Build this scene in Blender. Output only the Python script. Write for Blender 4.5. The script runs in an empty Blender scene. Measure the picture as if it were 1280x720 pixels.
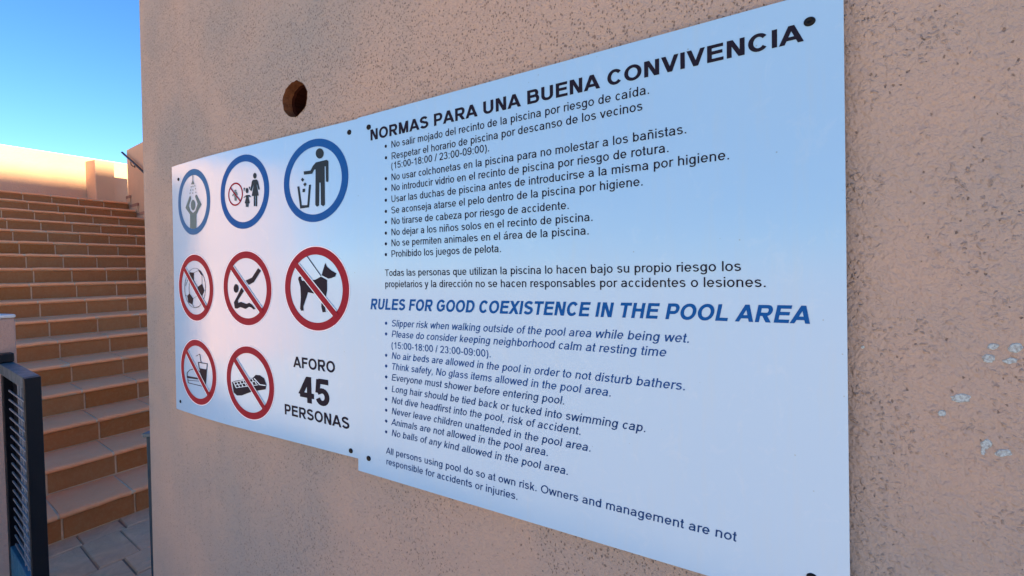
import bpy, math, random
from mathutils import Vector, Matrix, noise
random.seed(7)
SC = bpy.context.scene
COL = SC.collection
R = math.radians
H = 1.56                                   # eye height above the paving

# ---------------------------------------------------------------- camera
cam = bpy.data.cameras.new("camera")
cam.sensor_width = 36.0
cam.lens = 36.0 * 700.0 / 1280.0
cam.clip_start = 0.02
cam.clip_end = 2000.0
cam_o = bpy.data.objects.new("camera", cam)
COL.objects.link(cam_o)
right = Vector((0.58889761, -0.80800495, -0.0180996))
upv = Vector((0.03418113, 0.00252502, 0.99941246))
fwd = Vector((0.80748452, 0.58917028, -0.0291055))
m = Matrix((right, upv, -fwd)).transposed().to_4x4()
m.translation = Vector((0, 0, H))
cam_o.matrix_world = m
SC.camera = cam_o

# stair frame: E along the nosings, N up the flight (square to E), S the direction of the flank walls
TH = 0.17138
E = Vector((math.cos(TH), math.sin(TH), 0))
NN = Vector((-math.sin(TH), math.cos(TH), 0))
SS = Vector((math.sin(R(5)), math.cos(R(5)), 0))
CO = NN.dot(SS)

def st(a, b, z=0.0):
    """point at a along the nosings and b along the flank walls, z above the paving"""
    return E * a + SS * b + Vector((0, 0, z))

# ---------------------------------------------------------------- sky, sun, exposure
SUN_EL = R(38)
sun_from = (-NN + E * -0.07).normalized()             # horizontal direction towards the sun
SUN_AZ = math.atan2(sun_from.x, sun_from.y)          # clockwise from +Y
world = bpy.data.worlds.new("World")
SC.world = world
world.use_nodes = True
nt = world.node_tree
bg = nt.nodes["Background"]
sky = nt.nodes.new("ShaderNodeTexSky")
sky.sky_type = 'NISHITA'
sky.sun_disc = False
sky.sun_elevation = SUN_EL
sky.sun_rotation = SUN_AZ
sky.altitude = 1500
sky.air_density = 0.8
sky.dust_density = 0.0
sky.ozone_density = 2.0
hs = nt.nodes.new("ShaderNodeHueSaturation")
hs.inputs["Saturation"].default_value = 1.25
nt.links.new(sky.outputs[0], hs.inputs["Color"])
nt.links.new(hs.outputs[0], bg.inputs[0])
bg.inputs[1].default_value = 0.052

sun = bpy.data.lights.new("sun", 'SUN')
sun.energy = 4.0
sun.angle = R(0.53)
sun.color = (1.0, 0.79, 0.50)
sun_o = bpy.data.objects.new("sun", sun)
COL.objects.link(sun_o)
d = Vector((sun_from.x * math.cos(SUN_EL), sun_from.y * math.cos(SUN_EL), math.sin(SUN_EL)))
sun_o.rotation_euler = d.to_track_quat('Z', 'Y').to_euler()
sun_o.location = (0, 0, 12)

SC.view_settings.view_transform = 'Standard'
SC.view_settings.look = 'None'
SC.view_settings.exposure = 2.55
SC.view_settings.gamma = 1.0

# ---------------------------------------------------------------- helpers
def props(o, label=None, cat=None, group=None, kind=None):
    if label: o["label"] = label
    if cat: o["category"] = cat
    if group: o["group"] = group
    if kind: o["kind"] = kind
    return o

def wloc(o):
    v = Vector((0, 0, 0))
    while o is not None:
        v += o.location
        o = o.parent
    return v

def empty(name, loc, label, cat):
    o = bpy.data.objects.new(name, None)
    COL.objects.link(o)
    o.location = loc
    o.empty_display_size = 0.1
    return props(o, label, cat)

def mesh_obj(name, verts, faces, mats, parent=None, mi=None, smooth=False, origin=None):
    """one mesh object; verts are world coordinates, its origin goes to its centre"""
    if origin is None:
        n = len(verts)
        lo = [min(v[i] for v in verts) for i in range(3)]
        hi = [max(v[i] for v in verts) for i in range(3)]
        origin = Vector(((lo[0] + hi[0]) / 2, (lo[1] + hi[1]) / 2, (lo[2] + hi[2]) / 2))
    me = bpy.data.meshes.new(name)
    me.from_pydata([tuple(Vector(v) - origin) for v in verts], [], faces)
    if not isinstance(mats, (list, tuple)): mats = [mats]
    for mt in mats: me.materials.append(mt)
    if mi: me.polygons.foreach_set("material_index", mi)
    if smooth: me.polygons.foreach_set("use_smooth", [True] * len(faces))
    me.update()
    o = bpy.data.objects.new(name, me)
    COL.objects.link(o)
    if parent is not None:
        o.parent = parent
        o.location = origin - wloc(parent)
    else:
        o.location = origin
    return o

def bevel(o, w, seg=2, harden=True):
    md = o.modifiers.new("bevel", 'BEVEL')
    md.width = w; md.segments = seg; md.limit_method = 'ANGLE'; md.angle_limit = R(35)
    return o

def prism(poly, ax, vec):
    """poly: list of Vectors (a planar outline); extruded by vec; returns verts, faces"""
    n = len(poly)
    v = [Vector(p) for p in poly] + [Vector(p) + vec for p in poly]
    f = [tuple(range(n - 1, -1, -1)), tuple(range(n, 2 * n))]
    f += [(i, (i + 1) % n, n + (i + 1) % n, n + i) for i in range(n)]
    return v, f

def fix(o):
    import bmesh
    bm = bmesh.new(); bm.from_mesh(o.data)
    bmesh.ops.recalc_face_normals(bm, faces=bm.faces)
    bm.to_mesh(o.data); bm.free()
    return o

def sbox(a0, a1, b0, b1, z0, z1):
    """box in the stair frame"""
    v = [st(a, b, z) for z in (z0, z1) for a, b in ((a0, b0), (a1, b0), (a1, b1), (a0, b1))]
    f = [(0, 3, 2, 1), (4, 5, 6, 7), (0, 1, 5, 4), (1, 2, 6, 5), (2, 3, 7, 6), (3, 0, 4, 7)]
    return v, f

def ebox(e0, e1, p0, p1, z0, z1):
    """box square to the nosings"""
    v = [E * e + NN * p + Vector((0, 0, z)) for z in (z0, z1) for e, p in ((e0, p0), (e1, p0), (e1, p1), (e0, p1))]
    f = [(0, 3, 2, 1), (4, 5, 6, 7), (0, 1, 5, 4), (1, 2, 6, 5), (2, 3, 7, 6), (3, 0, 4, 7)]
    return v, f

def join(parts):
    V, F = [], []
    for v, f in parts:
        k = len(V); V += list(v); F += [tuple(i + k for i in q) for q in f]
    return V, F

def tube(pts, r, n=10):
    V, F = [], []
    pts = [Vector(p) for p in pts]
    for i, p in enumerate(pts):
        t = (pts[min(i + 1, len(pts) - 1)] - pts[max(i - 1, 0)]).normalized()
        a = t.cross(Vector((0, 0, 1)))
        if a.length < 1e-3: a = t.cross(Vector((1, 0, 0)))
        a.normalize(); b = t.cross(a)
        V += [p + (a * math.cos(2 * math.pi * k / n) + b * math.sin(2 * math.pi * k / n)) * r for k in range(n)]
    for i in range(len(pts) - 1):
        F += [(i * n + k, i * n + (k + 1) % n, (i + 1) * n + (k + 1) % n, (i + 1) * n + k) for k in range(n)]
    F += [tuple(range(n - 1, -1, -1)), tuple(range((len(pts) - 1) * n, len(pts) * n))]
    return V, F

# ---------------------------------------------------------------- materials
class NT:
    def __init__(s, name, rough=0.8, spec=0.3):
        s.m = bpy.data.materials.new(name); s.m.use_nodes = True
        s.t = s.m.node_tree; s.b = s.t.nodes["Principled BSDF"]
        s.b.inputs["Roughness"].default_value = rough
        s.b.inputs["Specular IOR Level"].default_value = spec
        tc = s.t.nodes.new("ShaderNodeTexCoord")
        geo = s.t.nodes.new("ShaderNodeNewGeometry")
        s.obj = tc.outputs["Object"]; s.pos = geo.outputs["Position"]; s.geo = geo
    def n(s, typ, **kw):
        nd = s.t.nodes.new(typ)
        for k, v in kw.items(): setattr(nd, k, v)
        return nd
    def l(s, a, b): s.t.links.new(a, b)
    def noise(s, scale, detail=4, rough=0.6, vec=None, dist=0.0):
        nd = s.n("ShaderNodeTexNoise"); nd.inputs["Scale"].default_value = scale
        nd.inputs["Detail"].default_value = detail; nd.inputs["Roughness"].default_value = rough
        nd.inputs["Distortion"].default_value = dist
        s.l(vec or s.pos, nd.inputs["Vector"]); return nd.outputs[0]
    def scaled(s, sx, sy, sz, vec=None):
        nd = s.n("ShaderNodeMapping"); nd.inputs["Scale"].default_value = (sx, sy, sz)
        s.l(vec or s.pos, nd.inputs["Vector"]); return nd.outputs[0]
    def voro(s, scale, vec=None, feature='F1', rnd=1.0, out="Distance"):
        nd = s.n("ShaderNodeTexVoronoi", feature=feature); nd.inputs["Scale"].default_value = scale
        nd.inputs["Randomness"].default_value = rnd
        s.l(vec or s.pos, nd.inputs["Vector"]); return nd.outputs[out]
    def ramp(s, fac, stops):
        nd = s.n("ShaderNodeValToRGB"); r = nd.color_ramp
        while len(r.elements) > 2: r.elements.remove(r.elements[-1])
        for i, (p, c) in enumerate(stops):
            e = r.elements[i] if i < 2 else r.elements.new(p)
            e.position = p; e.color = (*c, 1) if isinstance(c, (tuple, list)) else (c, c, c, 1)
        s.l(fac, nd.inputs[0]); return nd.outputs[0]
    def math(s, op, a, b=None, clamp=False):
        nd = s.n("ShaderNodeMath", operation=op); nd.use_clamp = clamp
        for i, x in enumerate((a, b)):
            if x is None: continue
            if isinstance(x, (int, float)): nd.inputs[i].default_value = x
            else: s.l(x, nd.inputs[i])
        return nd.outputs[0]
    def mix(s, fac, a, b, mode='MIX'):
        nd = s.n("ShaderNodeMix", data_type='RGBA', blend_type=mode)
        if isinstance(fac, (int, float)): nd.inputs[0].default_value = fac
        else: s.l(fac, nd.inputs[0])
        for i, x in ((6, a), (7, b)):
            if isinstance(x, (tuple, list)): nd.inputs[i].default_value = (*x, 1)
            else: s.l(x, nd.inputs[i])
        return nd.outputs[2]
    def rand(s):
        return s.n("ShaderNodeObjectInfo").outputs["Random"]
    def bump(s, h, strength, dist, prev=None):
        nd = s.n("ShaderNodeBump"); nd.inputs["Strength"].default_value = strength
        nd.inputs["Distance"].default_value = dist
        s.l(h, nd.inputs["Height"])
        if prev: s.l(prev, nd.inputs["Normal"])
        return nd.outputs[0]
    def done(s, col=None, nrm=None, rough=None):
        if col is not None:
            if isinstance(col, (tuple, list)): s.b.inputs["Base Color"].default_value = (*col, 1)
            else: s.l(col, s.b.inputs["Base Color"])
        if nrm: s.l(nrm, s.b.inputs["Normal"])
        if rough: s.l(rough, s.b.inputs["Roughness"])
        return s.m

def stucco(name, base, alt, pits=True, k=1.0):
    q = NT(name, 0.92, 0.15)
    blot = q.noise(2.2, 3, 0.55)
    c = q.mix(q.ramp(blot, [(0.38, 0.0), (0.66, 1.0)]), base, alt)
    fine = q.noise(60 * k, 5, 0.7)
    c = q.mix(q.math('MULTIPLY', q.math('SUBTRACT', fine, 0.45), 0.5, True), c, tuple(x * 0.72 for x in base))
    lump = q.noise(105 * k, 3, 0.55, dist=0.15)
    lump2 = q.noise(260 * k, 2, 0.6)
    wave = q.noise(5, 2, 0.5)
    h = q.math('ADD', q.math('MULTIPLY', lump, 1.0), q.math('MULTIPLY', lump2, 0.5))
    h = q.math('ADD', h, q.math('MULTIPLY', wave, 1.5))
    if pits:
        warp = q.n("ShaderNodeVectorMath", operation='ADD')
        nz = q.n("ShaderNodeTexNoise"); nz.inputs["Scale"].default_value = 300; q.l(q.pos, nz.inputs["Vector"])
        wsc = q.n("ShaderNodeVectorMath", operation='SCALE'); wsc.inputs["Scale"].default_value = 0.004
        q.l(nz.outputs["Color"], wsc.inputs[0]); q.l(q.pos, warp.inputs[0]); q.l(wsc.outputs[0], warp.inputs[1])
        vec = q.scaled(1, 1, 0.62, vec=warp.outputs[0])
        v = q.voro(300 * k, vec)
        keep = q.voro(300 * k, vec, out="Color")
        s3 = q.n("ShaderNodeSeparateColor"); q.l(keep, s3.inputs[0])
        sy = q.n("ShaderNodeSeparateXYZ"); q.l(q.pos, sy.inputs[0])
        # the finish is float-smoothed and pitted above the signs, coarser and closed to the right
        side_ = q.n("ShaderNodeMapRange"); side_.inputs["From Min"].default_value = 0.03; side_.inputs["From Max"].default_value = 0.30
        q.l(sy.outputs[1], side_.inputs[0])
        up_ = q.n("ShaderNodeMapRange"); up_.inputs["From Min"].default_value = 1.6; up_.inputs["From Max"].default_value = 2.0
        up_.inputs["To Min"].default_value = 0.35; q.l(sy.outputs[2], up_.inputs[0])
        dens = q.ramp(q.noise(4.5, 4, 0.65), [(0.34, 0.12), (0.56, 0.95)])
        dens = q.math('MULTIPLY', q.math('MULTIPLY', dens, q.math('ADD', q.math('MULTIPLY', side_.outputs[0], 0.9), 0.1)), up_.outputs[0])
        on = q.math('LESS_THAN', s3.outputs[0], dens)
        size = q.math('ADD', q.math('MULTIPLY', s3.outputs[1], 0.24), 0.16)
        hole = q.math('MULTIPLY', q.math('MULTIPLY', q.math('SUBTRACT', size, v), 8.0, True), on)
        h = q.math('SUBTRACT', h, q.math('MULTIPLY', hole, 1.1))
        c = q.mix(q.math('MULTIPLY', hole, 0.48), c, (0.095, 0.062, 0.048))  # pits tinted dark: the shade inside them is put into the colour
        ws2 = q.n("ShaderNodeVectorMath", operation='SCALE'); ws2.inputs["Scale"].default_value = 0.012
        nz2 = q.n("ShaderNodeTexNoise"); nz2.inputs["Scale"].default_value = 110; nz2.inputs["Detail"].default_value = 4
        q.l(q.pos, nz2.inputs["Vector"]); q.l(nz2.outputs["Color"], ws2.inputs[0])
        wp2 = q.n("ShaderNodeVectorMath", operation='ADD'); q.l(q.pos, wp2.inputs[0]); q.l(ws2.outputs[0], wp2.inputs[1])
        crumbs = q.ramp(q.voro(170, vec=wp2.outputs[0]), [(0.05, 1.0), (0.40, 0.0)])
        crumbs = q.math('MULTIPLY', crumbs, q.ramp(q.noise(14, 3, 0.6), [(0.42, 0.0), (0.6, 1.0)]))
        cf = q.math('SUBTRACT', 1.15, side_.outputs[0], True)
        h = q.math('ADD', h, q.math('MULTIPLY', q.math('MULTIPLY', crumbs, cf), 0.5))
    return q.done(c, q.bump(h, 0.9, 0.0055))

M = {}
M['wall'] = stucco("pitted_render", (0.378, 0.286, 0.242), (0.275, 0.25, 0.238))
M['wall_far'] = stucco("salmon_render", (0.62, 0.38, 0.24), (0.58, 0.36, 0.23), pits=False, k=0.5)
M['pillar'] = stucco("pillar_render", (0.50, 0.30, 0.23), (0.46, 0.28, 0.22), pits=False, k=0.8)
M['plinth'] = stucco("plinth_render", (0.42, 0.22, 0.15), (0.26, 0.14, 0.10), pits=False, k=0.6)

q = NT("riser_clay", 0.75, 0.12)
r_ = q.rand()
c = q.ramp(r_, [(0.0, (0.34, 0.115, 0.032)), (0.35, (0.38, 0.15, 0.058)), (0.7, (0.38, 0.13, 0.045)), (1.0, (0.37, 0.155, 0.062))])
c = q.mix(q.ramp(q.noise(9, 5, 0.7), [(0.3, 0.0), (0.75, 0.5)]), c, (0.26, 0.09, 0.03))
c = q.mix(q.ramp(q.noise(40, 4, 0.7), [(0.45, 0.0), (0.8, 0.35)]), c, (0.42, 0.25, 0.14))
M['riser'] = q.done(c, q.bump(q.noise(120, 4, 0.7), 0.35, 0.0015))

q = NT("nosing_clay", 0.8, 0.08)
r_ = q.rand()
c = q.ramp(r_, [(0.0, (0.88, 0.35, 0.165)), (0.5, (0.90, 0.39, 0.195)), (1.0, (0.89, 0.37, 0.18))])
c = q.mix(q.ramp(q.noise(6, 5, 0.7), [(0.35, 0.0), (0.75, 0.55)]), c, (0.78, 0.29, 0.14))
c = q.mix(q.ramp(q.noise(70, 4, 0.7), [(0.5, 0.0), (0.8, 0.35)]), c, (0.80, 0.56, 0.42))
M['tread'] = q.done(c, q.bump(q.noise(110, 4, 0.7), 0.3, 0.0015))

q = NT("mortar", 0.95, 0.1)
c = q.mix(q.noise(30, 4, 0.7), (0.46, 0.30, 0.20), (0.80, 0.56, 0.38))
M['mortar'] = q.done(c, q.bump(q.noise(160, 4, 0.7), 0.6, 0.002))

q = NT("paving_stone", 0.9, 0.08)
c = q.ramp(q.rand(), [(0.0, (0.66, 0.40, 0.24)), (0.5, (0.74, 0.44, 0.27)), (1.0, (0.70, 0.42, 0.26))])
c = q.mix(q.ramp(q.noise(5.5, 6, 0.7, dist=1.2), [(0.35, 0.0), (0.7, 0.8)]), c, (0.46, 0.29, 0.19))
c = q.mix(q.ramp(q.noise(14, 6, 0.75, dist=0.6), [(0.5, 0.0), (0.8, 0.7)]), c, (0.56, 0.38, 0.28))
h = q.math('ADD', q.noise(7, 6, 0.7, dist=0.8), q.math('MULTIPLY', q.noise(80, 4, 0.7), 0.25))
M['paving'] = q.done(c, q.bump(h, 0.6, 0.012))

q = NT("joint_sand", 0.95, 0.1)
M['joint'] = q.done(q.mix(q.noise(25, 4, 0.7), (0.22, 0.15, 0.11), (0.34, 0.23, 0.17)), q.bump(q.noise(90, 4, 0.7), 0.5, 0.004))
q = NT("pale_deck", 0.9, 0.2)
M['ground'] = q.done(q.mix(q.noise(0.8, 5, 0.7), (0.58, 0.52, 0.46), (0.66, 0.61, 0.55)), q.bump(q.noise(60, 4, 0.7), 0.5, 0.004))

# sign sheet: laminated print, slightly wavy gloss film
q = NT("sign_sheet", 0.2, 0.75)
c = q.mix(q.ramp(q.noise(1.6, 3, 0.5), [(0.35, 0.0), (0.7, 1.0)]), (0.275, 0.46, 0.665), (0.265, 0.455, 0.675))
sp = q.ramp(q.voro(42), [(0.03, 1.0), (0.055, 0.0)])
sp = q.math('MULTIPLY', sp, q.math('GREATER_THAN', q.noise(17, 1, 0.5), 0.52))
c = q.mix(q.math('MULTIPLY', sp, 0.55), c, (0.16, 0.17, 0.18))
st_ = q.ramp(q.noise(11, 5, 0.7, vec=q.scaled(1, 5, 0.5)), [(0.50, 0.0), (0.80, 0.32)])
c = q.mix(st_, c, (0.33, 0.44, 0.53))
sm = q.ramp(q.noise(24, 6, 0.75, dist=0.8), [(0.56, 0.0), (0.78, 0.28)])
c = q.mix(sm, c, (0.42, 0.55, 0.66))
h = q.math('ADD', q.math('MULTIPLY', q.noise(320, 2, 0.5), 0.14), q.noise(9, 3, 0.5))
M['sheet'] = q.done(c, q.bump(h, 0.22, 0.0008), q.ramp(q.noise(7, 4, 0.6), [(0.3, 0.11), (0.7, 0.19)]))
q = NT("sheet_edge", 0.5, 0.4); M['edge'] = q.done((0.42, 0.42, 0.45))

def ink(name, col, rough=0.3):
    q = NT(name, 0.5, 0.04)
    c = q.mix(q.ramp(q.noise(60, 3, 0.6), [(0.4, 0.0), (0.8, 0.25)]), col, tuple(min(1, x * 1.25 + 0.01) for x in col))
    return q.done(c, q.bump(q.noise(320, 2, 0.5), 0.2, 0.0002))
M['black'] = ink("black_print", (0.012, 0.011, 0.022))
M['ink'] = ink("pictogram_print", (0.018, 0.032, 0.045))
M['grey'] = ink("pale_grey_print", (0.10, 0.15, 0.165))  # paled to carry the glare on the shower pictogram; toddler figure shares it
M['blue'] = ink("blue_print", (0.006, 0.075, 0.27))
M['blue_glare'] = ink("glare_blue_print", (0.030, 0.115, 0.27))  # lighter blue for the shower ring, glare painted into the print colour
M['navy'] = ink("navy_text_print", (0.010, 0.060, 0.22))
M['navy2'] = ink("dark_blue_text_print", (0.009, 0.042, 0.15))
M['red'] = ink("red_print", (0.24, 0.014, 0.028))
M['pink'] = ink("pale_outline_print", (0.74, 0.66, 0.74))
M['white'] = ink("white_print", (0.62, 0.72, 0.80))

q = NT("black_screw", 0.5, 0.15); M['screw'] = q.done((0.006, 0.006, 0.007))
q = NT("clay_sleeve", 0.95, 0.1)
c = q.mix(q.ramp(q.noise(60, 5, 0.7), [(0.3, 0.0), (0.7, 1.0)]), (0.10, 0.034, 0.016), (0.21, 0.085, 0.040))
M['clay'] = q.done(c, q.bump(q.noise(120, 5, 0.8), 1.0, 0.006))
q = NT("hole_dark", 0.95, 0.05)
M['dark'] = q.done(q.mix(q.noise(40, 4, 0.7), (0.012, 0.003, 0.002), (0.028, 0.007, 0.004)))
q = NT("bare_plaster", 0.85, 0.2)
M['chip'] = q.done(q.mix(q.ramp(q.noise(400, 4, 0.7), [(0.4, 0.0), (0.65, 1.0)]), (0.38, 0.46, 0.50), (0.22, 0.22, 0.22)), q.bump(q.noise(500, 3, 0.7), 0.6, 0.0015))

def metal(name, col, rough=0.4, dirt=0.3):
    q = NT(name, rough, 0.25)
    c = q.mix(q.ramp(q.noise(14, 5, 0.7), [(0.45, 0.0), (0.85, dirt)]), col, tuple(x * 1.8 + 0.01 for x in col))
    return q.done(c, q.bump(q.noise(60, 3, 0.6), 0.15, 0.001), q.ramp(q.noise(20, 4, 0.6), [(0.3, rough * 0.8), (0.7, rough * 1.3)]))
M['gate'] = metal("black_gate_paint", (0.005, 0.0055, 0.009), 0.45, 0.05)
M['bar'] = metal("galvanised_bar", (0.22, 0.215, 0.23), 0.45)
M['teal'] = metal("teal_worn_paint", (0.030, 0.13, 0.20), 0.5, 0.8)
M['post'] = metal("blue_grey_post", (0.005, 0.024, 0.045), 0.5, 0.1)
M['cap'] = metal("pale_blue_cap", (0.085, 0.105, 0.12), 0.45, 0.3)
M['rail'] = metal("dark_rail", (0.012, 0.012, 0.014), 0.5, 0.05)
M['coping'] = stucco("pale_coping", (0.74, 0.70, 0.70), (0.66, 0.62, 0.62), pits=False)

LINES = [
    ('No salir mojado del recinto de la piscina por riesgo de caída.', 0.7947, 0.2339, 0.01887, -0.0019),
    ('Respetar el horario de piscina por descanso de los vecinos', 0.795, 0.2125, 0.01892, 0.0012),
    ('(15:00-18:00 / 23:00-09:00).', 0.7961, 0.196, 0.01883, 0.002),
    ('No usar colchonetas en la piscina para no molestar a los bañistas.', 0.7968, 0.1737, 0.01894, -0.0014),
    ('No introducir vidrio en el recinto de piscina por riesgo de rotura.', 0.7975, 0.1541, 0.01899, -0.003),
    ('Usar las duchas de piscina antes de introducirse a la misma por higiene.', 0.7983, 0.1334, 0.01902, -0.0008),
    ('Se aconseja atarse el pelo dentro de la piscina por higiene.', 0.799, 0.1126, 0.01903, 0.0003),
    ('No tirarse de cabeza por riesgo de accidente.', 0.7998, 0.0922, 0.01908, -0.0042),
    ('No dejar a los niños solos en el recinto de piscina.', 0.8005, 0.0718, 0.0191, -0.0032),
    ('No se permiten animales en el área de la piscina.', 0.8012, 0.0516, 0.01912, -0.0005),
    ('Prohibido los juegos de pelota.', 0.8019, 0.0314, 0.01907, 0.0015),
    ('Todas las personas que utilizan la piscina lo hacen bajo su propio riesgo los', 0.8204, -0.004, 0.01916, -0.0003),
    ('propietarios y la dirección no se hacen responsables por accidentes o lesiones.', 0.8211, -0.0252, 0.01921, 0.0021),
    ('Slipper risk when walking outside of the pool area while being wet.', 0.8062, -0.099, 0.01932, 0.0051),
    ('Please do consider keeping neighborhood calm at resting time', 0.8069, -0.1194, 0.01939, 0.0055),
    ('(15:00-18:00 / 23:00-09:00).', 0.8076, -0.1395, 0.01936, 0.0034),
    ('No air beds are allowed in the pool in order to not disturb bathers.', 0.8083, -0.1604, 0.01941, 0.0031),
    ('Think safety, No glass items allowed in the pool area.', 0.8091, -0.181, 0.01938, 0.0038),
    ('Everyone must shower before entering pool.', 0.8098, -0.202, 0.01945, 0.0042),
    ('Long hair should be tied back or tucked into swimming cap.', 0.8106, -0.2239, 0.01946, 0.0034),
    ('Not dive headfirst into the pool, risk of accident.', 0.8114, -0.2454, 0.01953, 0.0085),
    ('Never leave children unattended in the pool area.', 0.8121, -0.2665, 0.01956, 0.0059),
    ('Animals are not allowed in the pool area.', 0.8129, -0.2876, 0.01961, 0.0107),
    ('No balls of any kind allowed in the pool area.', 0.8136, -0.3085, 0.01965, 0.0067),
    ('All persons using pool do so at own risk. Owners and management are not', 0.8299, -0.3455, 0.01959, 0.0065),
    ('responsible for accidents or injuries.', 0.8306, -0.3665, 0.01963, 0.0034),
]
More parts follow.
